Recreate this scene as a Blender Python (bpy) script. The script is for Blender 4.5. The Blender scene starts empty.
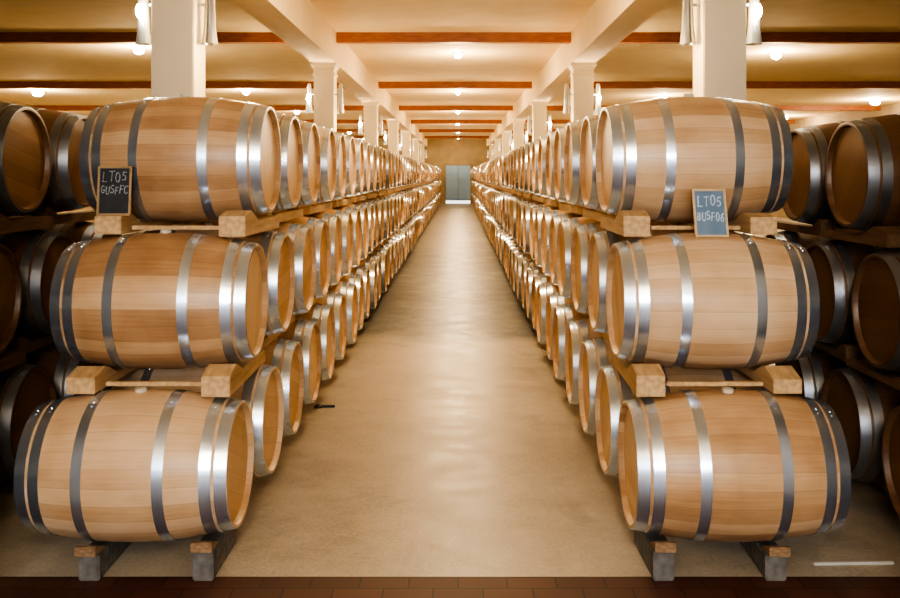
import bpy, math, random
from mathutils import Vector, Matrix
random.seed(7)
scene=bpy.context.scene
COL=scene.collection
F=935.0
CAMH=1.83
# ---------------------------------------------------------------- materials
def new_mat(name):
    m=bpy.data.materials.new(name); m.use_nodes=True
    nt=m.node_tree; nt.nodes.clear()
    out=nt.nodes.new('ShaderNodeOutputMaterial'); b=nt.nodes.new('ShaderNodeBsdfPrincipled')
    nt.links.new(b.outputs[0],out.inputs[0])
    return m,nt,b
def N(nt,t,**k):
    n=nt.nodes.new(t)
    for a,v in k.items(): setattr(n,a,v)
    return n
def ramp(nt,stops):
    r=nt.nodes.new('ShaderNodeValToRGB'); e=r.color_ramp.elements
    e[0].position=stops[0][0]; e[0].color=(*stops[0][1],1)
    e[1].position=stops[-1][0]; e[1].color=(*stops[-1][1],1)
    for p,c in stops[1:-1]:
        x=e.new(p); x.color=(*c,1)
    return r
def math_n(nt,op,a=None,b=None):
    n=nt.nodes.new('ShaderNodeMath'); n.operation=op
    for i,v in enumerate((a,b)):
        if v is None: continue
        if isinstance(v,(int,float)): n.inputs[i].default_value=v
        else: nt.links.new(v,n.inputs[i])
    return n.outputs[0]
def mix(nt,mode,fac,a,b):
    n=nt.nodes.new('ShaderNodeMix'); n.data_type='RGBA'; n.blend_type=mode
    if isinstance(fac,(int,float)): n.inputs[0].default_value=fac
    else: nt.links.new(fac,n.inputs[0])
    for i,v in ((6,a),(7,b)):
        if isinstance(v,tuple): n.inputs[i].default_value=(*v,1)
        else: nt.links.new(v,n.inputs[i])
    return n.outputs[2]
def maprange(nt,src,a,b,c,d):
    q=N(nt,'ShaderNodeMapRange'); 
    for i,v in enumerate((a,b,c,d)): q.inputs[i+1].default_value=v
    nt.links.new(src,q.inputs[0]); return q.outputs[0]

def oak_material(name,cols,groove=0.5,gw=.022,rough=.38,wv=.38):
    m,nt,b=new_mat(name)
    uv=N(nt,'ShaderNodeUVMap'); sep=N(nt,'ShaderNodeSeparateXYZ'); nt.links.new(uv.outputs[0],sep.inputs[0])
    oi=N(nt,'ShaderNodeObjectInfo')
    u=sep.outputs[0]; v=sep.outputs[1]
    fl=math_n(nt,'FLOOR',u)
    seed=math_n(nt,'ADD',fl,math_n(nt,'MULTIPLY',oi.outputs['Random'],97.0))
    wn=N(nt,'ShaderNodeTexWhiteNoise',noise_dimensions='1D'); nt.links.new(seed,wn.inputs['W'])
    comb=N(nt,'ShaderNodeCombineXYZ')
    nt.links.new(math_n(nt,'MULTIPLY',u,6.0),comb.inputs[0]); nt.links.new(math_n(nt,'MULTIPLY',v,3.0),comb.inputs[1]); nt.links.new(seed,comb.inputs[2])
    nz=N(nt,'ShaderNodeTexNoise'); nz.inputs['Scale'].default_value=1.0; nz.inputs['Detail'].default_value=6; nz.inputs['Roughness'].default_value=.68
    nt.links.new(comb.outputs[0],nz.inputs['Vector'])
    comb2=N(nt,'ShaderNodeCombineXYZ')
    nt.links.new(math_n(nt,'MULTIPLY',u,.35),comb2.inputs[0]); nt.links.new(math_n(nt,'MULTIPLY',v,4.0),comb2.inputs[1]); nt.links.new(math_n(nt,'MULTIPLY',oi.outputs['Random'],31.0),comb2.inputs[2])
    nb=N(nt,'ShaderNodeTexNoise'); nb.inputs['Scale'].default_value=1.0; nb.inputs['Detail'].default_value=3
    nt.links.new(comb2.outputs[0],nb.inputs['Vector'])
    val=math_n(nt,'ADD',math_n(nt,'MULTIPLY',wn.outputs['Value'],wv),math_n(nt,'MULTIPLY',nz.outputs[0],.50))
    val=math_n(nt,'ADD',val,math_n(nt,'MULTIPLY',oi.outputs['Random'],.50))
    val=math_n(nt,'ADD',val,math_n(nt,'MULTIPLY',nb.outputs[0],.75))
    val=math_n(nt,'SUBTRACT',val,.53)
    r=ramp(nt,cols); nt.links.new(val,r.inputs[0])
    fr=math_n(nt,'FRACT',u); d=math_n(nt,'MINIMUM',fr,math_n(nt,'SUBTRACT',1.0,fr))
    mr=maprange(nt,d,0,gw,1-groove,1)
    cc=N(nt,'ShaderNodeCombineColor')
    for i in range(3): nt.links.new(mr,cc.inputs[i])
    c=mix(nt,'MULTIPLY',1.0,r.outputs[0],cc.outputs[0])
    nt.links.new(c,b.inputs['Base Color'])
    b.inputs['Roughness'].default_value=rough
    bp=N(nt,'ShaderNodeBump'); bp.inputs['Strength'].default_value=.12; bp.inputs['Distance'].default_value=.003
    nt.links.new(math_n(nt,'ADD',mr,math_n(nt,'MULTIPLY',nz.outputs[0],.3)),bp.inputs['Height'])
    nt.links.new(bp.outputs[0],b.inputs['Normal'])
    return m
M_OAK=oak_material('oak_staves',[(0,(.27,.135,.06)),(.33,(.445,.268,.136)),(.68,(.60,.40,.228)),(1,(.71,.53,.345))],.38)
M_HEAD=oak_material('oak_head',[(0,(.43,.25,.11)),(.4,(.63,.41,.205)),(1,(.80,.59,.35))],.38)
M_OAKD=oak_material('shaded_oak_staves',[(0,(.075,.034,.015)),(.4,(.135,.068,.033)),(1,(.22,.125,.067))],.4)  # outer-stack copies of the oak, with shade put into the colour
M_HEADD=oak_material('shaded_oak_head',[(0,(.11,.053,.022)),(.4,(.18,.094,.043)),(1,(.27,.155,.078))],.4)

def simple_noise_mat(name,c1,c2,scale=8,rough=.6,metal=0,stretch=(1,1,1),bump=.1,detail=5,rr=None):
    m,nt,b=new_mat(name)
    tc=N(nt,'ShaderNodeTexCoord'); mp=N(nt,'ShaderNodeMapping'); mp.inputs['Scale'].default_value=stretch
    nt.links.new(tc.outputs['Object'],mp.inputs[0])
    nz=N(nt,'ShaderNodeTexNoise'); nz.inputs['Scale'].default_value=scale; nz.inputs['Detail'].default_value=detail
    nt.links.new(mp.outputs[0],nz.inputs['Vector'])
    r=ramp(nt,[(.3,c1),(.7,c2)]); nt.links.new(nz.outputs[0],r.inputs[0]); nt.links.new(r.outputs[0],b.inputs['Base Color'])
    b.inputs['Roughness'].default_value=rough; b.inputs['Metallic'].default_value=metal
    if rr: nt.links.new(maprange(nt,nz.outputs[0],0,1,rr[0],rr[1]),b.inputs['Roughness'])
    if bump:
        bp=N(nt,'ShaderNodeBump'); bp.inputs['Strength'].default_value=bump; bp.inputs['Distance'].default_value=.005
        nt.links.new(nz.outputs[0],bp.inputs['Height']); nt.links.new(bp.outputs[0],b.inputs['Normal'])
    return m
M_STEEL=simple_noise_mat('galvanised_steel',(.52,.61,.73),(.68,.77,.90),5,.3,.88,bump=.015,detail=2,rr=(.20,.31))
M_STEELD=simple_noise_mat('shaded_steel',(.22,.24,.27),(.34,.36,.40),5,.4,.88,bump=.015,detail=2,rr=(.32,.45))  # hoops of the outer stacks, shade mixed into the steel colour
M_PINE=simple_noise_mat('pine_timber',(.40,.25,.115),(.62,.43,.23),5,.65,0,(7,.6,7),bump=.08,detail=6)
M_RAIL=simple_noise_mat('rail_timber',(.46,.30,.15),(.60,.42,.23),5,.7,0,(8,.6,8),bump=.03)
M_OLD=simple_noise_mat('worn_wood',(.17,.10,.052),(.34,.22,.12),9,.7,0,(4,.5,6))
M_RACKD=simple_noise_mat('shaded_rack_wood',(.11,.06,.03),(.20,.12,.06),6,.7,0,(7,.6,7))  # outer rack wood coloured darker to stand for dim side bays
M_BEAM=simple_noise_mat('red_beam_timber',(.28,.09,.034),(.42,.15,.055),6,.5,0,(1,6,6))
M_STONE=simple_noise_mat('concrete_rail',(.09,.086,.08),(.20,.19,.178),20,.8,0)
M_CREAM=simple_noise_mat('cream_plaster',(.77,.61,.365),(.83,.67,.42),3,.75,0,bump=.03)
M_COLUMN=simple_noise_mat('column_paint',(.74,.65,.47),(.78,.69,.51),3,.6,0,bump=.03)
M_WALL=simple_noise_mat('wall_plaster',(.30,.23,.14),(.38,.29,.18),2,.8,0,bump=.05)
M_NEAR=simple_noise_mat('near_plaster',(.50,.48,.45),(.56,.54,.50),2,.8,0,bump=.05)
M_WHITE=simple_noise_mat('lamp_metal',(.40,.41,.42),(.50,.51,.52),5,.3,.85,bump=0)
M_SLATE=simple_noise_mat('slate',(.010,.011,.012),(.024,.024,.026),12,.5,0,bump=.03)
M_SLATEB=simple_noise_mat('glare_slate',(.10,.18,.28),(.165,.25,.36),12,.3,0,bump=.03)  # bluish window glare is put into the base colour of this slate
M_FRAME=simple_noise_mat('slate_frame',(.28,.17,.08),(.40,.26,.12),12,.5,0,(1,1,5))
M_FRAMEL=simple_noise_mat('light_slate_frame',(.50,.36,.2),(.65,.5,.3),12,.5,0,(1,1,5))
def chalk_mat(name,c,thr):
    m,nt,b=new_mat(name)
    tc=N(nt,'ShaderNodeTexCoord'); nz=N(nt,'ShaderNodeTexNoise'); nz.inputs['Scale'].default_value=160; nz.inputs['Detail'].default_value=3
    nt.links.new(tc.outputs['Object'],nz.inputs['Vector'])
    r=ramp(nt,[(thr-.1,tuple(x*.3 for x in c)),(thr+.1,c)]); nt.links.new(nz.outputs[0],r.inputs[0]); nt.links.new(r.outputs[0],b.inputs['Base Color'])
    b.inputs['Roughness'].default_value=.9
    return m
M_CHALK=chalk_mat('chalk',(.64,.78,.92),.42)
M_CHALKF=chalk_mat('faint_chalk',(.36,.40,.44),.47)
M_BUNG=simple_noise_mat('bung_silicone',(.55,.5,.42),(.65,.6,.5),12,.5,0,bump=0)
M_DOOR=simple_noise_mat('door_paint',(.22,.36,.57),(.26,.40,.61),3,.4,0,bump=0)
M_DOORD=simple_noise_mat('door_joint_paint',(.15,.24,.38),(.18,.27,.41),3,.4,0,bump=0)
M_DARK=simple_noise_mat('black_rubber',(.012,.012,.012),(.03,.03,.03),10,.5,0,bump=0)
M_STRIP=simple_noise_mat('pale_metal_strip',(.60,.60,.58),(.72,.72,.70),10,.4,.3,bump=0)
def emis(name,c,s):
    m,nt,b=new_mat(name); b.inputs['Base Color'].default_value=(*c,1); b.inputs['Emission Color'].default_value=(*c,1); b.inputs['Emission Strength'].default_value=s
    return m
M_BULB=emis('warm_bulb',(1,.86,.62),420)
M_GLASS_DAY=emis('daylit_glass',(.82,.90,1.0),76)
M_GAP=emis('daylight_gap',(.85,.92,1.0),1.6)
# floor (object y + 32.13 = distance from the camera)
m,nt,b=new_mat('polished_concrete'); M_FLOOR=m
tc=N(nt,'ShaderNodeTexCoord')
n1=N(nt,'ShaderNodeTexNoise'); n1.inputs['Scale'].default_value=.7; n1.inputs['Detail'].default_value=5; n1.inputs['Roughness'].default_value=.55
n2=N(nt,'ShaderNodeTexNoise'); n2.inputs['Scale'].default_value=5.0; n2.inputs['Detail'].default_value=8; n2.inputs['Roughness'].default_value=.7
n3=N(nt,'ShaderNodeTexNoise'); n3.inputs['Scale'].default_value=50; n3.inputs['Detail'].default_value=4
n4=N(nt,'ShaderNodeTexNoise'); n4.inputs['Scale'].default_value=2.1; n4.inputs['Detail'].default_value=7; n4.inputs['Roughness'].default_value=.6; n4.inputs['Distortion'].default_value=.6
for n in (n1,n2,n3,n4): nt.links.new(tc.outputs['Object'],n.inputs['Vector'])
v=math_n(nt,'ADD',math_n(nt,'MULTIPLY',n1.outputs[0],.34),math_n(nt,'MULTIPLY',n2.outputs[0],.42))
v=math_n(nt,'ADD',v,math_n(nt,'MULTIPLY',n3.outputs[0],.26))
r=ramp(nt,[(.35,(.28,.24,.18)),(.5,(.46,.405,.315)),(.67,(.61,.55,.445))]); nt.links.new(v,r.inputs[0])
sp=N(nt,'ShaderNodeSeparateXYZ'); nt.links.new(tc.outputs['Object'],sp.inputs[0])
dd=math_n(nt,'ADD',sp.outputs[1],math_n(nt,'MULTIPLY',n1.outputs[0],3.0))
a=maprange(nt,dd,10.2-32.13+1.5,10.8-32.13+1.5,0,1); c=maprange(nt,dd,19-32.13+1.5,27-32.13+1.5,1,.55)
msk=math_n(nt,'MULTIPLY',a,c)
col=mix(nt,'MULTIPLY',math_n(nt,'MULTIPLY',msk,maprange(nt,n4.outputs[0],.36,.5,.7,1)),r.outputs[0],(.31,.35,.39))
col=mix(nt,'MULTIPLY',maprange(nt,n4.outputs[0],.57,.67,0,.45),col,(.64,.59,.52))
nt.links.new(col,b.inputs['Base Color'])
nt.links.new(maprange(nt,n2.outputs[0],.3,.7,.30,.50),b.inputs['Roughness'])
bp=N(nt,'ShaderNodeBump'); bp.inputs['Strength'].default_value=.10; bp.inputs['Distance'].default_value=.01
nt.links.new(v,bp.inputs['Height']); nt.links.new(bp.outputs[0],b.inputs['Normal'])
# tiles
m,nt,b=new_mat('terracotta_tile'); M_TILE=m
tc=N(nt,'ShaderNodeTexCoord'); br=N(nt,'ShaderNodeTexBrick'); nt.links.new(tc.outputs['Object'],br.inputs['Vector'])
br.inputs['Scale'].default_value=1; br.inputs['Brick Width'].default_value=.22; br.inputs['Row Height'].default_value=.11; br.inputs['Mortar Size'].default_value=.004
br.inputs['Color1'].default_value=(.070,.025,.016,1); br.inputs['Color2'].default_value=(.11,.041,.026,1); br.inputs['Mortar'].default_value=(.025,.016,.012,1)
nt.links.new(br.outputs[0],b.inputs['Base Color']); b.inputs['Roughness'].default_value=.55

# ---------------------------------------------------------------- mesh builder
class MB:
    def __init__(s): s.v=[];s.f=[];s.uv=[];s.m=[];s.sm=[]
    def face(s,idx,uvs=None,mat=0,smooth=False):
        s.f.append(idx); s.uv.append(uvs or [(0,0)]*len(idx)); s.m.append(mat); s.sm.append(smooth)
    def box(s,x0,x1,y0,y1,z0,z1,mat=0):
        b=len(s.v); s.v+=[(x0,y0,z0),(x1,y0,z0),(x1,y1,z0),(x0,y1,z0),(x0,y0,z1),(x1,y0,z1),(x1,y1,z1),(x0,y1,z1)]
        for q in ((0,3,2,1),(4,5,6,7),(0,1,5,4),(1,2,6,5),(2,3,7,6),(3,0,4,7)): s.face([b+i for i in q],mat=mat)
    def prism_yz(s,poly,x0,x1,mat=0):
        b=len(s.v); n=len(poly)
        for x in (x0,x1): s.v+=[(x,y,z) for y,z in poly]
        s.face([b+i for i in range(n)][::-1],mat=mat); s.face([b+n+i for i in range(n)],mat=mat)
        for i in range(n):
            j=(i+1)%n; s.face([b+i,b+j,b+n+j,b+n+i],mat=mat)
    def lathe_x(s,prof,seg,mat=0,smooth=True,closed=False,nst=26.0):
        b=len(s.v); n=len(prof)
        for i in range(seg):
            a=2*math.pi*i/seg
            for x,r in prof: s.v.append((x,r*math.cos(a),r*math.sin(a)))
        for i in range(seg):
            j=(i+1)%seg; u0=nst*i/seg; u1=nst*(i+1)/seg
            for k in range(n if closed else n-1):
                k2=(k+1)%n
                s.face([b+i*n+k,b+i*n+k2,b+j*n+k2,b+j*n+k],[(u0,prof[k][0]),(u0,prof[k2][0]),(u1,prof[k2][0]),(u1,prof[k][0])],mat,smooth)
    def lathe_z(s,prof,seg,cx=0,cy=0,mat=0,smooth=True,cap0=False,cap1=False):
        b=len(s.v); n=len(prof)
        for i in range(seg):
            a=2*math.pi*i/seg
            for z,r in prof: s.v.append((cx+r*math.cos(a),cy+r*math.sin(a),z))
        for i in range(seg):
            j=(i+1)%seg
            for k in range(n-1): s.face([b+i*n+k,b+j*n+k,b+j*n+k+1,b+i*n+k+1],None,mat,smooth)
        if cap0: s.face([b+i*n for i in range(seg)][::-1],mat=mat)
        if cap1: s.face([b+i*n+n-1 for i in range(seg)],mat=mat)
    def disc_x(s,x,r,seg,sgn,mat=0,ang=0,rows=1):
        b=len(s.v); ca,sa=math.cos(ang),math.sin(ang)
        for i in range(seg):
            a=2*math.pi*i/seg; s.v.append((x,r*math.cos(a),r*math.sin(a)))
        idx=[b+i for i in range(seg)]
        if sgn<0: idx=idx[::-1]
        uv=[]
        for i in idx:
            _,y,z=s.v[i]; uv.append(((y*ca-z*sa)/.085+50.5,(y*sa+z*ca)))
        s.face(idx,uv,mat,False)
    def mesh(s,name,mats,fix=False,sharp=None):
        me=bpy.data.meshes.new(name); me.from_pydata(s.v,[],s.f)
        uvl=me.uv_layers.new(name='UVMap'); flat=[]
        for p in s.uv:
            for c in p: flat+=[c[0],c[1]]
        uvl.data.foreach_set('uv',flat)
        for mt in mats: me.materials.append(mt)
        me.polygons.foreach_set('material_index',s.m); me.polygons.foreach_set('use_smooth',s.sm)
        me.update(); 
        if sharp: me.set_sharp_from_angle(angle=math.radians(sharp))
        return me
def bevel(me,w):
    import bmesh
    bm=bmesh.new(); bm.from_mesh(me); bmesh.ops.recalc_face_normals(bm,faces=bm.faces); bmesh.ops.bevel(bm,geom=list(bm.edges),offset=w,segments=2,affect='EDGES'); bm.to_mesh(me); bm.free()
    return me
def link(name,me,loc=(0,0,0),parent=None,rot=None,label=None,cat=None,group=None,kind=None):
    o=bpy.data.objects.new(name,me); o.location=loc
    if rot: o.rotation_euler=rot
    COL.objects.link(o)
    if parent: o.parent=parent
    if label: o['label']=label
    if cat: o['category']=cat
    if group: o['group']=group
    if kind: o['kind']=kind
    return o
def boxmesh(name,sx,sy,sz,mat,bev=0.0,z0=False):
    b=MB(); b.box(-sx/2,sx/2,-sy/2,sy/2,0 if z0 else -sz/2,sz if z0 else sz/2)
    me=b.mesh(name,[mat])
    if bev: bevel(me,bev)
    return me

# ---------------------------------------------------------------- barrel
L=.94; H=L/2; RB=.345; RH=.285
def rad(x): 
    t=abs(x)/H
    return RB-(RB-RH)*t*t
HOOPS=[(-H+.001,-H+.054),(-H+.068,-H+.118),(-H+.268,-H+.316)]
HOOPS+= [(-b,-a) for a,b in HOOPS]
REC=.028
def body(mb,seg,nx,mat=0):
    pr=[(-H+REC+.008,RH-.024),(-H+.006,RH-.016),(-H,RH-.012),(-H,RH-.001)]
    pr+=[(-H+L*i/nx,rad(-H+L*i/nx)) for i in range(1,nx)]
    pr+=[(H,RH-.001),(H,RH-.012),(H-.006,RH-.016),(H-REC-.008,RH-.024)]
    mb.lathe_x(pr[::-1],seg,mat)
def hoop(mb,seg,x0,x1,mat=0,rivet=True):
    e=.001; t=.004
    xm=(x0+x1)/2
    mb.lathe_x([(x0,rad(x0)-e),(x0,rad(x0)+t),(x1,rad(x1)+t),(x1,rad(x1)-e)][::-1],seg,mat,True)
    if rivet:
        for a in (1.9,1.99):
            r=rad(xm)+t; b=len(mb.v)
            n=8
            for k,(rr,hh) in enumerate(((.006,0),(.004,.003))):
                for i in range(n):
                    q=2*math.pi*i/n
                    aa=a+rr*math.sin(q)/r
                    mb.v.append((xm+rr*math.cos(q),(r+hh)*math.cos(aa),(r+hh)*math.sin(aa)))
            for i in range(n):
                j=(i+1)%n; mb.face([b+i,b+j,b+n+j,b+n+i],mat=mat)
            mb.face([b+n+i for i in range(n)],mat=mat)
mb=MB(); body(mb,78,24); ME_STAVES=mb.mesh('staves',[M_OAK],sharp=35)
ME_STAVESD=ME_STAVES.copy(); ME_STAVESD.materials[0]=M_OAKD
mb=MB(); mb.disc_x(H-REC,RH-.020,78,1); ME_HEAD=mb.mesh('barrel_head',[M_HEAD])
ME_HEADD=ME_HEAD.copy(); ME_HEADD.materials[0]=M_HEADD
ME_HOOPS=[]; ME_HOOPSD=[]
for a,c in HOOPS:
    mb=MB(); hoop(mb,78,a,c); ME_HOOPS.append(mb.mesh('hoop',[M_STEEL],sharp=30))
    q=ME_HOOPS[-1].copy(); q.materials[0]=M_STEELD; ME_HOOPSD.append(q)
mb=MB(); mb.lathe_z([(RB-.012,.024),(RB+.012,.028),(RB+.016,.024),(RB+.016,0.001)],20); ME_BUNG=mb.mesh('bung',[M_BUNG],sharp=35)
def far_barrel(seg,nx):
    mb=MB(); body(mb,seg,nx)
    mb.disc_x(H-REC,RH-.020,seg,1,2,.6); mb.disc_x(-H+REC,RH-.020,seg,-1,2,.6)
    for a,c in HOOPS: hoop(mb,seg,a,c,1,False)
    return mb
ME_MID=far_barrel(44,12).mesh('wine_barrel',[M_OAK,M_STEEL,M_HEAD],sharp=30)
LAB={1:"oak wine barrel with steel hoops in the lowest row",
     2:"oak wine barrel with steel hoops on the middle timber rails",
     3:"oak wine barrel with steel hoops on the top timber rails"}
GRP={1:"barrels in the bottom tier",2:"barrels in the middle tier",3:"barrels in the top tier"}
def detailed(loc,tier,label=None,dark=False):
    e=link('wine_barrel',None,loc,label=label or LAB[tier],cat='barrel',group=GRP[tier]); e.empty_display_size=.2
    e.rotation_euler=(random.uniform(-.06,.06),random.uniform(-.006,.006),random.uniform(-.014,.014))
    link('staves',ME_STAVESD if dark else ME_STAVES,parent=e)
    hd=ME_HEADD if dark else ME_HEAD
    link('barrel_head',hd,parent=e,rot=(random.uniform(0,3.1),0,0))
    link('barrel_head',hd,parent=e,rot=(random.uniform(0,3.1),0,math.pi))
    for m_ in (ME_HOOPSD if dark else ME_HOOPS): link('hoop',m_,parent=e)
    link('bung',ME_BUNG,parent=e)
Z={1:.465,2:1.19,3:1.915}; D={1:4.42,2:4.78,3:5.14}; S=.80
ZR2={1:.445,2:1.135,3:1.83}
XL=-(1.025+H); XR=.80+H
XL2=-2.36-H; XR2=2.13+H
NTOT=67; NIND=46; NDET=10
stuff=MB()
base=far_barrel(20,6)
for cx in (XL,XR):
    for t in (1,2,3):
        for n in range(NTOT):
            p=(cx+random.uniform(-.015,.015)*(n>0),D[t]+S*n+random.uniform(-.008,.008)*(n>0),Z[t])
            if n<NDET: detailed(p,t)
            elif n<NIND:
                o=link('wine_barrel',ME_MID,p,label=LAB[t],cat='barrel',group=GRP[t]); o.rotation_euler=(random.uniform(-3,3),0,random.uniform(-.014,.014))
            elif p[1]<58.2:
                o0=len(stuff.v); off=26*random.randint(0,40)
                stuff.v+=[(v_[0]+p[0],v_[1]+p[1],v_[2]+p[2]) for v_ in base.v]
                for f_,u_,m_,s_ in zip(base.f,base.uv,base.m,base.sm):
                    stuff.face([i+o0 for i in f_],[(a+off,c) for a,c in u_],m_,s_)
me=stuff.mesh('wine_barrels',[M_OAK,M_STEEL,M_HEAD])
link('wine_barrel_stack',me,label="long run of stacked oak wine barrels near the far doorway",cat='barrels',kind='stuff')
DL="shade-coloured oak wine barrel with steel hoops in the outer stack"
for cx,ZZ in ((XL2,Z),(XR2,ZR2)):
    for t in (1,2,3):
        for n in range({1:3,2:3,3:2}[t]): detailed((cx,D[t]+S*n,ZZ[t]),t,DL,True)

# ---------------------------------------------------------------- rails, wedges
def wedge(h,w,y0,yf,y1,mat=None):
    mb=MB(); mb.prism_yz([(y0,0),(y1,0),(y1,.010),(yf,h),(y0,h)],-w/2,w/2)
    return bevel(mb.mesh('wooden_wedge',[mat or M_PINE]),.002)
ME_W=wedge(.055,.09,-.29,-.24,-.14,M_RAIL)
ME_WD=wedge(.055,.09,-.29,-.24,-.14,M_RACKD)
ME_WF=wedge(.060,.095,-.25,-.225,-.14,M_OLD)
def notched(w,hb,back,mat):
    k=random.uniform(-.012,.012)
    mb=MB(); mb.prism_yz([(-.41,0),(back,0),(back,hb-.001),(-.10,hb-.001),(-.13,hb+.006),(-.24,hb+.052),(-.28,hb+.060),(-.41,hb+.034+k)],-w/2,w/2)
    return bevel(mb.mesh('timber_block',[mat]),.003)
def rails(cx,sgn,yend,nseg,Z,offs=((.30,.36),(-.20,-.27)),dark=False):
    PM=M_RACKD if dark else M_PINE; RM=M_RACKD if dark else M_RAIL
    for t in (1,2,3):
        for off,ofront in offs:
            if t==1:
                of1=.345 if ofront>0 else -.17
                rr2=rad(abs(of1)-.055)+.005
                top=Z[1]-rr2
                me=boxmesh('concrete_block',.095,.44,top,M_STONE,.006,True)
                link('concrete_block',me,(cx+sgn*of1,D[1]+.01,0),label="worn grey concrete block supporting a barrel row end",cat='block',group='concrete blocks under the barrels',rot=(0,0,random.uniform(-.05,.05)))
                w_=link('wooden_wedge',ME_WF,(cx+sgn*of1,D[1]+.015,top),label="worn wooden wedge chocking a barrel above a concrete block",cat='wedge',group='wedges chocking the barrels',rot=(0,0,random.uniform(-.04,.04)))
                w_.scale=(1,1,.72)
                o2=.12*(1 if ofront>0 else -1); top=Z[1]-.3455
                ln=yend-(D[1]+.3)
                me=boxmesh('concrete_runner',.09,ln,top,M_STONE,.006,True)
                link('concrete_runner',me,(cx+sgn*o2,D[1]+.3+ln/2,0),label="long low concrete runner under the bottom barrels",cat='runner',group='runners under the barrels')
            else:
                rr=rad(abs(off)-.045)+.006
                top=Z[t]-rr; bot=Z[t-1]+rr; th=top-bot
                sm=boxmesh('rack_rail',.09,S+.50,th,RM,.002)
                for k in range(nseg):
                    y0=D[t]+S*(2*k+1)-.29; ln=S+.50
                    link('rack_rail',sm,(cx+sgn*off,y0+ln/2,(top+bot)/2),label="short pine rail between two barrel tiers",cat='rail',group='timber rails between tiers')
                    link('wooden_wedge',ME_WD if dark else ME_W,(cx+sgn*off,D[t]+S*(2*k+1),top),label="small pine wedge chocking a barrel on its rail",cat='wedge',group='wedges chocking the barrels')
                y0=D[t]+S*(2*nseg+1)-.29
                if yend>y0+1:
                    link('rack_rail',boxmesh('rack_rail',.09,yend-y0,th,RM,.002),(cx+sgn*off,(y0+yend)/2,(top+bot)/2),label="long pine rail between two barrel tiers",cat='rail',group='timber rails between tiers')
                wb=.135
                r2=rad(abs(ofront)-wb/2)+.006
                tb=Z[t]-r2; bb=Z[t-1]+r2
                link('timber_block',notched(wb,tb-bb,.42,PM),(cx+sgn*ofront,D[t]+random.uniform(-.01,.01),bb),label="notched pine timber at the end of a barrel rack",cat='block',group='timber blocks at rack ends',rot=(0,0,random.uniform(-.02,.02)))
        if t>1 and cx!=XR2:
            bz=(Z[t-1]+Z[t])/2+.006
            me=boxmesh('crossbar',.46,.03,.02,PM,.002)
            link('rack_crossbar',me,(cx+.045*sgn,D[t]-.31,bz),label="thin pine slat joining two rack blocks",cat='slat',group='slats between rack blocks')
rails(XL,1,57.6,7,Z); rails(XR,-1,57.6,7,Z)
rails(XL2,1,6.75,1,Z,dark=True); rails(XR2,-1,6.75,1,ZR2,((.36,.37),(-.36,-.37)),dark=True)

# ---------------------------------------------------------------- slates with hand-chalked strokes
def arc(cx,cy,rx,ry,a0,a1,n=10):
    return [(cx+rx*math.cos(math.radians(a0+(a1-a0)*i/n)),cy+ry*math.sin(math.radians(a0+(a1-a0)*i/n))) for i in range(n+1)]
GL={'L':[[(.08,1),(.05,.02),(.6,.0)]],'T':[[(0,.97),(.75,1)],[(.38,.98),(.35,0)]],
 'O':[arc(.38,.5,.34,.48,80,445,18)],'0':[arc(.36,.5,.30,.5,80,445,18)],
 '5':[[(.62,1),(.16,.97),(.10,.56)]+arc(.30,.30,.32,.30,100,-130,10)],
 'G':[arc(.42,.5,.38,.48,50,330,14)+[(.76,.42),(.42,.42)]],'C':[arc(.42,.5,.38,.48,50,320,14)],
 'U':[[(.05,1),(.06,.35)]+arc(.36,.32,.30,.32,180,360,8)+[(.68,1)]],
 'S':[arc(.38,.74,.28,.25,40,230,9)+arc(.36,.26,.30,.26,70,-150,9)],
 'F':[[(.08,0),(.1,1),(.65,.98)],[(.1,.52),(.52,.54)]],
 'B':[[(.08,0),(.08,1)],[(.08,1)]+arc(.26,.76,.30,.24,70,-80,7)+[(.1,.5)],[(.1,.5)]+arc(.28,.26,.34,.26,70,-90,7)+[(.08,0)]],
 '6':[[(.6,.95),(.25,.7),(.08,.3)]+arc(.34,.27,.27,.27,180,-180,12)]}
def chalk_mesh(txt,w,h,th):
    mb=MB(); adv=.92; x=0; tot=len(txt)*adv-.2; sx=w/tot
    for ch in txt:
        dy=random.uniform(-.12,.10); sc=random.uniform(.85,1.05); shr=random.uniform(.0,.12)
        for st in GL[ch]:
            pts=[((x+px*sc+py*shr+random.uniform(-.015,.015))*sx-w/2,(py*sc+dy+random.uniform(-.012,.012))*h) for px,py in st]
            for (ax,ay),(bx,by) in zip(pts[:-1],pts[1:]):
                dx,dyy=bx-ax,by-ay; l=math.hypot(dx,dyy)
                if l<1e-6: continue
                t=th*random.uniform(.7,1.2)/2
                ex,ey=dx/l*t*.6,dyy/l*t*.6; nx,ny=-dyy/l*t,dx/l*t
                b=len(mb.v)
                for yy in (0,-.0008):
                    mb.v+=[(ax-ex+nx,yy,ay-ey+ny),(ax-ex-nx,yy,ay-ey-ny),(bx+ex-nx,yy,by+ey-ny),(bx+ex+nx,yy,by+ey+ny)]
                mb.face([b+4,b+5,b+6,b+7]); 
                for i in range(4): j=(i+1)%4; mb.face([b+i,b+j,b+4+j,b+4+i])
        x+=adv
    return mb
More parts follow.
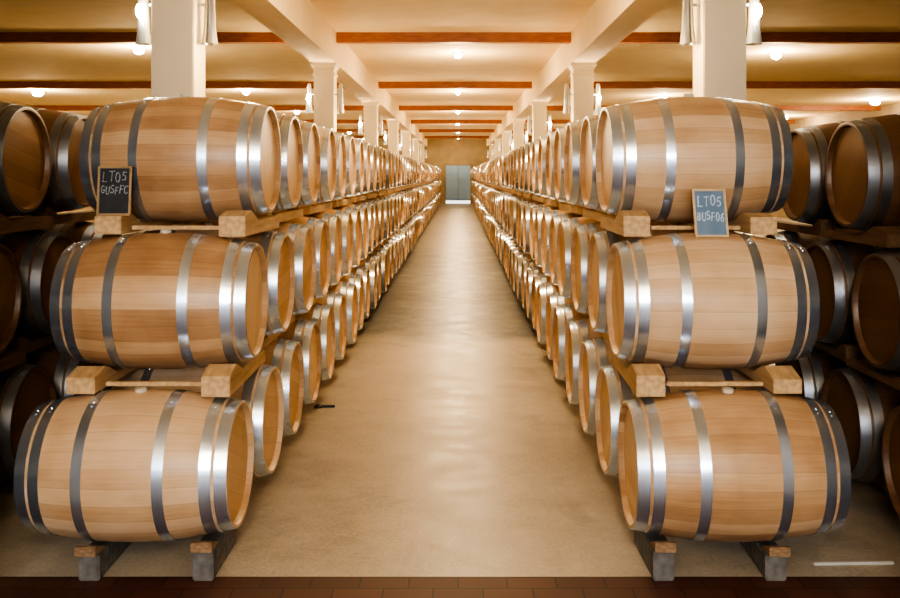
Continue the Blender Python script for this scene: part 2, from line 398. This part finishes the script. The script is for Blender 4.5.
def slate(loc,tilt,w,h,mat,fmat,cmat,lines,label,th,rotz=0,roll=0):
    root=link('chalkboard',None,loc,label=label,cat='chalkboard'); root.rotation_euler=(-tilt,roll,rotz); root.empty_display_size=.1
    link('slate_panel',boxmesh('slate_panel',w-.01,.006,h-.01,mat),(0,0,h/2),root)
    fr=MB(); t=.011; d=.006
    fr.box(-w/2,w/2,-d,d,0,t); fr.box(-w/2,w/2,-d,d,h-t,h); fr.box(-w/2,-w/2+t,-d,d,t,h-t); fr.box(w/2-t,w/2,-d,d,t,h-t)
    link('frame',fr.mesh('frame',[fmat]),(0,0,0),root)
    for (txt,z,ww,hh) in lines:
        me=chalk_mesh(txt,ww,hh,th).mesh('chalk_writing',[cmat])
        link('chalk_writing',me,(0,-.0034,z),root,rot=(0,random.uniform(-.04,.05),0))
slate((-1.745,4.738,1.624),.10,.172,.252,M_SLATE,M_FRAME,M_CHALKF,[("LT05",.175,.124,.048),("GUSFFC",.112,.134,.040)],"small black slate in wooden frame, chalked LT05, leaning on a barrel",.0052)
slate((1.268,4.665,1.519),.30,.168,.250,M_SLATEB,M_FRAMEL,M_CHALK,[("LT05",.162,.120,.052),("BUSF06",.088,.134,.044)],"pale-framed slate with painted-in glare, chalked LT05, standing on a barrel",.006,0,.0)

# ---------------------------------------------------------------- room shell
XWL,XWR=-14.,14.; YB,YF=-5.,60.; ZC=4.13
def struct(name,x0,x1,y0,y1,z0,z1,mat):
    cx,cy,cz=(x0+x1)/2,(y0+y1)/2,(z0+z1)/2
    return link(name,boxmesh(name,x1-x0,y1-y0,z1-z0,mat),(cx,cy,cz),kind='structure')
struct('floor',XWL,XWR,4.26,YF,-.2,0,M_FLOOR)
o=struct('floor_tiles',XWL,XWR,YB,4.26,-.2,0.0,M_TILE); o.name='floor.001'
struct('ceiling',XWL,XWR,YB,YF,ZC,ZC+.2,M_CREAM)
struct('wall_left',XWL-.2,XWL,YB,YF,0,ZC,M_WALL)
struct('wall_right',XWR,XWR+.2,YB,YF,0,ZC,M_WALL)
struct('wall_far',XWL,XWR,YF,YF+.2,0,ZC,M_WALL)
struct('wall_near',XWL,XWR,YB-.2,YB,0,ZC,M_NEAR)
# unseen walls added to block window light from the outer stacks
struct('wall_blocker_left',-2.16,-1.96,YB,3.7,0,3.62,M_NEAR)
struct('wall_blocker_right',1.90,2.10,YB,3.7,0,3.62,M_NEAR)
for i,x in enumerate((-1.0,0,1.0)):
    r=link('window_%d'%(i+1),None,(x,YB+.03,2.15),kind='structure')
    link('window_pane',boxmesh('window_pane',.46,.02,1.3,M_GLASS_DAY),(0,0,.65),r)
    fr=MB()
    for a,b_,c,d in ((-.28,.28,-.08,0),(-.28,.28,1.3,1.38),(-.28,-.23,0,1.3),(.23,.28,0,1.3),(-.23,.23,.9,.93)): fr.box(a,b_,-.02,.04,c,d)
    link('window_frame',fr.mesh('window_frame',[M_COLUMN]),(0,0,0),r)
# far door
r=link('door_1',None,(0,YF-.05,0),kind='structure')
for s in (-1,1):
    link('door_leaf',boxmesh('door_leaf',.77,.05,2.25,M_DOOR,.004),(s*.40,0,1.325),r)
    for zc in (.75,1.8): link('door_panel',boxmesh('door_panel',.5,.02,.8,M_DOOR,.006),(s*.42,-.03,zc),r)
link('door_astragal',boxmesh('door_astragal',.06,.07,2.25,M_DOORD),(0,0,1.325),r)
link('daylight_gap',boxmesh('daylight_gap',1.55,.02,.17,M_GAP),(0,0,.10),r)
fr=MB()
fr.box(-.88,-.80,-.06,.04,0,2.53); fr.box(.80,.88,-.06,.04,0,2.53); fr.box(-.88,.88,-.06,.04,2.47,2.53)
link('door_frame',fr.mesh('door_frame',[M_WALL]),(0,0,0),r)

# ---------------------------------------------------------------- columns and beams
XCL,XCR=-2.15,2.01; DC=7.20; SC=7.95; NC=7
ZB=3.63
bid=1
for x in (XCL,XCR):
    struct('trim_%d'%bid,x-.19,x+.19,YB,YF,ZB,ZC,M_CREAM); bid+=1
for n in range(0,NC):
    y=DC+SC*n
    for x0,x1 in ((XWL,XCL-.19),(XCL+.19,XCR-.19),(XCR+.19,XWR)):
        struct('trim_%d'%bid,x0,x1,y-.09,y+.09,3.97,ZC,M_BEAM); bid+=1
WC=.325
def column(x,y):
    root=link('column',None,(x,y,0),label="square cream painted column with moulded capital between barrel rows",cat='column',group='columns along the aisle')
    link('shaft',boxmesh('shaft',WC,WC,ZB-.2,M_COLUMN,.008,True),(0,0,0),root)
    cp=MB()
    for z0,z1,g in ((ZB-.2,ZB-.17,.015),(ZB-.17,ZB-.09,0),(ZB-.09,ZB-.05,.02),(ZB-.05,ZB,.045)):
        cp.box(-WC/2-g,WC/2+g,-WC/2-g,WC/2+g,z0,z1)
    link('capital',cp.mesh('capital',[M_COLUMN]),(0,0,0),root)
mb=MB(); mb.lathe_z([(0,.064),(.015,.060),(.12,.046),(.42,.034),(.47,.028),(.48,.01)],28,cap1=True); mb.lathe_z([(.0,.062),(.02,.057),(.14,.043),(.34,.033)],28); ME_SHADE=mb.mesh('lamp_shade',[M_WHITE],sharp=40)
ME_BRK=boxmesh('bracket',.12,.02,.02,M_WHITE)
mbx=MB(); mbx.lathe_z([(-.055,.001),(-.05,.018),(-.02,.032),(.02,.032),(.05,.018),(.055,.001)],20); ME_BULBBIG=mbx.mesh('bulb',[M_BULB])
def add_light(name,typ,loc,energy,color,parent=None,size=.1):
    ld=bpy.data.lights.new(name,typ); ld.energy=energy; ld.color=color
    ld.shadow_soft_size=size
    o=bpy.data.objects.new(name,ld); o.location=loc; COL.objects.link(o)
    if parent: o.parent=parent
    return o
WARM=(1,.71,.39)
for n in range(NC):
    y=DC+SC*n
    for x in (XCL,XCR):
        column(x,y)
        ins=1 if x<0 else -1
        for s in (1,-1):
            inner=(s==ins)
            r=link('wall_lamp',None,(x+s*(WC/2+.09),y-.05,2.83),label=("slim tapered metal lamp fixed to the side of a column" if inner else "slim metal lamp with glowing bulb on a column side"),cat='lamp',group='lamps on the columns')
            link('lamp_shade',ME_SHADE,(0,0,0),r)
            link('bracket',ME_BRK,(-s*.05,0,.3),r)
            if not inner:
                link('bulb',ME_BULBBIG,(0,-.085,.24),r)
            fe=1.0 if n<5 else .6
            if inner: add_light('lamp_glow','POINT',(s*.35,-.1,.0),40*fe,WARM,r,.1)
            else: add_light('lamp_glow','POINT',(s*.4,.25 if n==0 else -.2,.4),(4 if n==0 else 26)*fe,WARM,r,.1)
mb=MB(); mb.lathe_z([(0,.07),(-.012,.085),(-.018,.11),(0,.12)],28); ME_RING=mb.mesh('trim_ring',[M_WHITE])
mb=MB(); mb.lathe_z([(-.006,.07),(-.05,.095),(-.10,.085),(-.135,.045),(-.145,.001)],24); ME_LENS=mb.mesh('lamp_lens',[M_BULB])
def clamp(x,y,e):
    r=link('ceiling_lamp',None,(x,y,ZC-.002),label="small warm downlight set in the cream ceiling",cat='ceiling lamp',group='ceiling downlights')
    link('trim_ring',ME_RING,(0,0,0),r); o=link('lamp_lens',ME_LENS,(0,0,0),r)
    if x==0: o.scale=(.7,.7,.7)
    elif abs(x)>10: o.scale=(1.5,1.5,1.3)
    add_light('lamp_glow','POINT',(0,0,-.8),e,WARM,r,.2)
for n in range(6):
    for x in (-11.3,-5.7,0,5.92,12.65):
        if abs(x)>6 and (n>3 or n<1): continue
        e=155 if x==0 else 135
        if n>=4: e*=.7
        y=17.6+SC*n
        if x<0: y-=.9 if n==0 else .4
        elif x>10: y+=2.8
        elif x>0: y+=(-.2 if n==0 else 1.4)
        if y<58: clamp(x,y,e)
clamp(0,9.65,115)
clamp(-.05,-1.6,125)  # unseen lamp added behind the camera as an overhead key

mb=MB(); mb.lathe_z([(0,.03),(.012,.034),(.02,.02)],16,cap0=True,cap1=True); mb.box(.0,.13,-.012,.012,.004,.018)
link('floor_scraper',mb.mesh('floor_scraper',[M_DARK],sharp=40),(-1.10,7.36,0),label="small black tool lying on the concrete beside a barrel",cat='tool')
mb=MB(); mb.prism_yz([(-.012,0),(.012,0),(.012,.004),(.005,.011),(-.005,.011),(-.012,.004)],-.19,.19)
link('floor_strip',mb.mesh('floor_strip',[M_STRIP]),(1.86,4.40,0),label="pale metal strip lying on the concrete between barrel stacks",cat='metal strip',rot=(0,0,.03))

# ---------------------------------------------------------------- world and camera
w=bpy.data.worlds.new('World'); scene.world=w; w.use_nodes=True
w.node_tree.nodes['Background'].inputs[0].default_value=(.6,.7,.9,1); w.node_tree.nodes['Background'].inputs[1].default_value=.3
cam=bpy.data.cameras.new('camera'); co=bpy.data.objects.new('camera',cam); COL.objects.link(co)
co.location=(0,0,CAMH); co.rotation_euler=(math.pi/2,0,0)
cam.sensor_width=36; cam.lens=36*F/900; cam.shift_y=-(299-175)/900; cam.shift_x=-8/900
cam.clip_end=200
scene.camera=co
scene.view_settings.view_transform='AgX'
scene.view_settings.look='AgX - High Contrast'
scene.view_settings.exposure=-.06
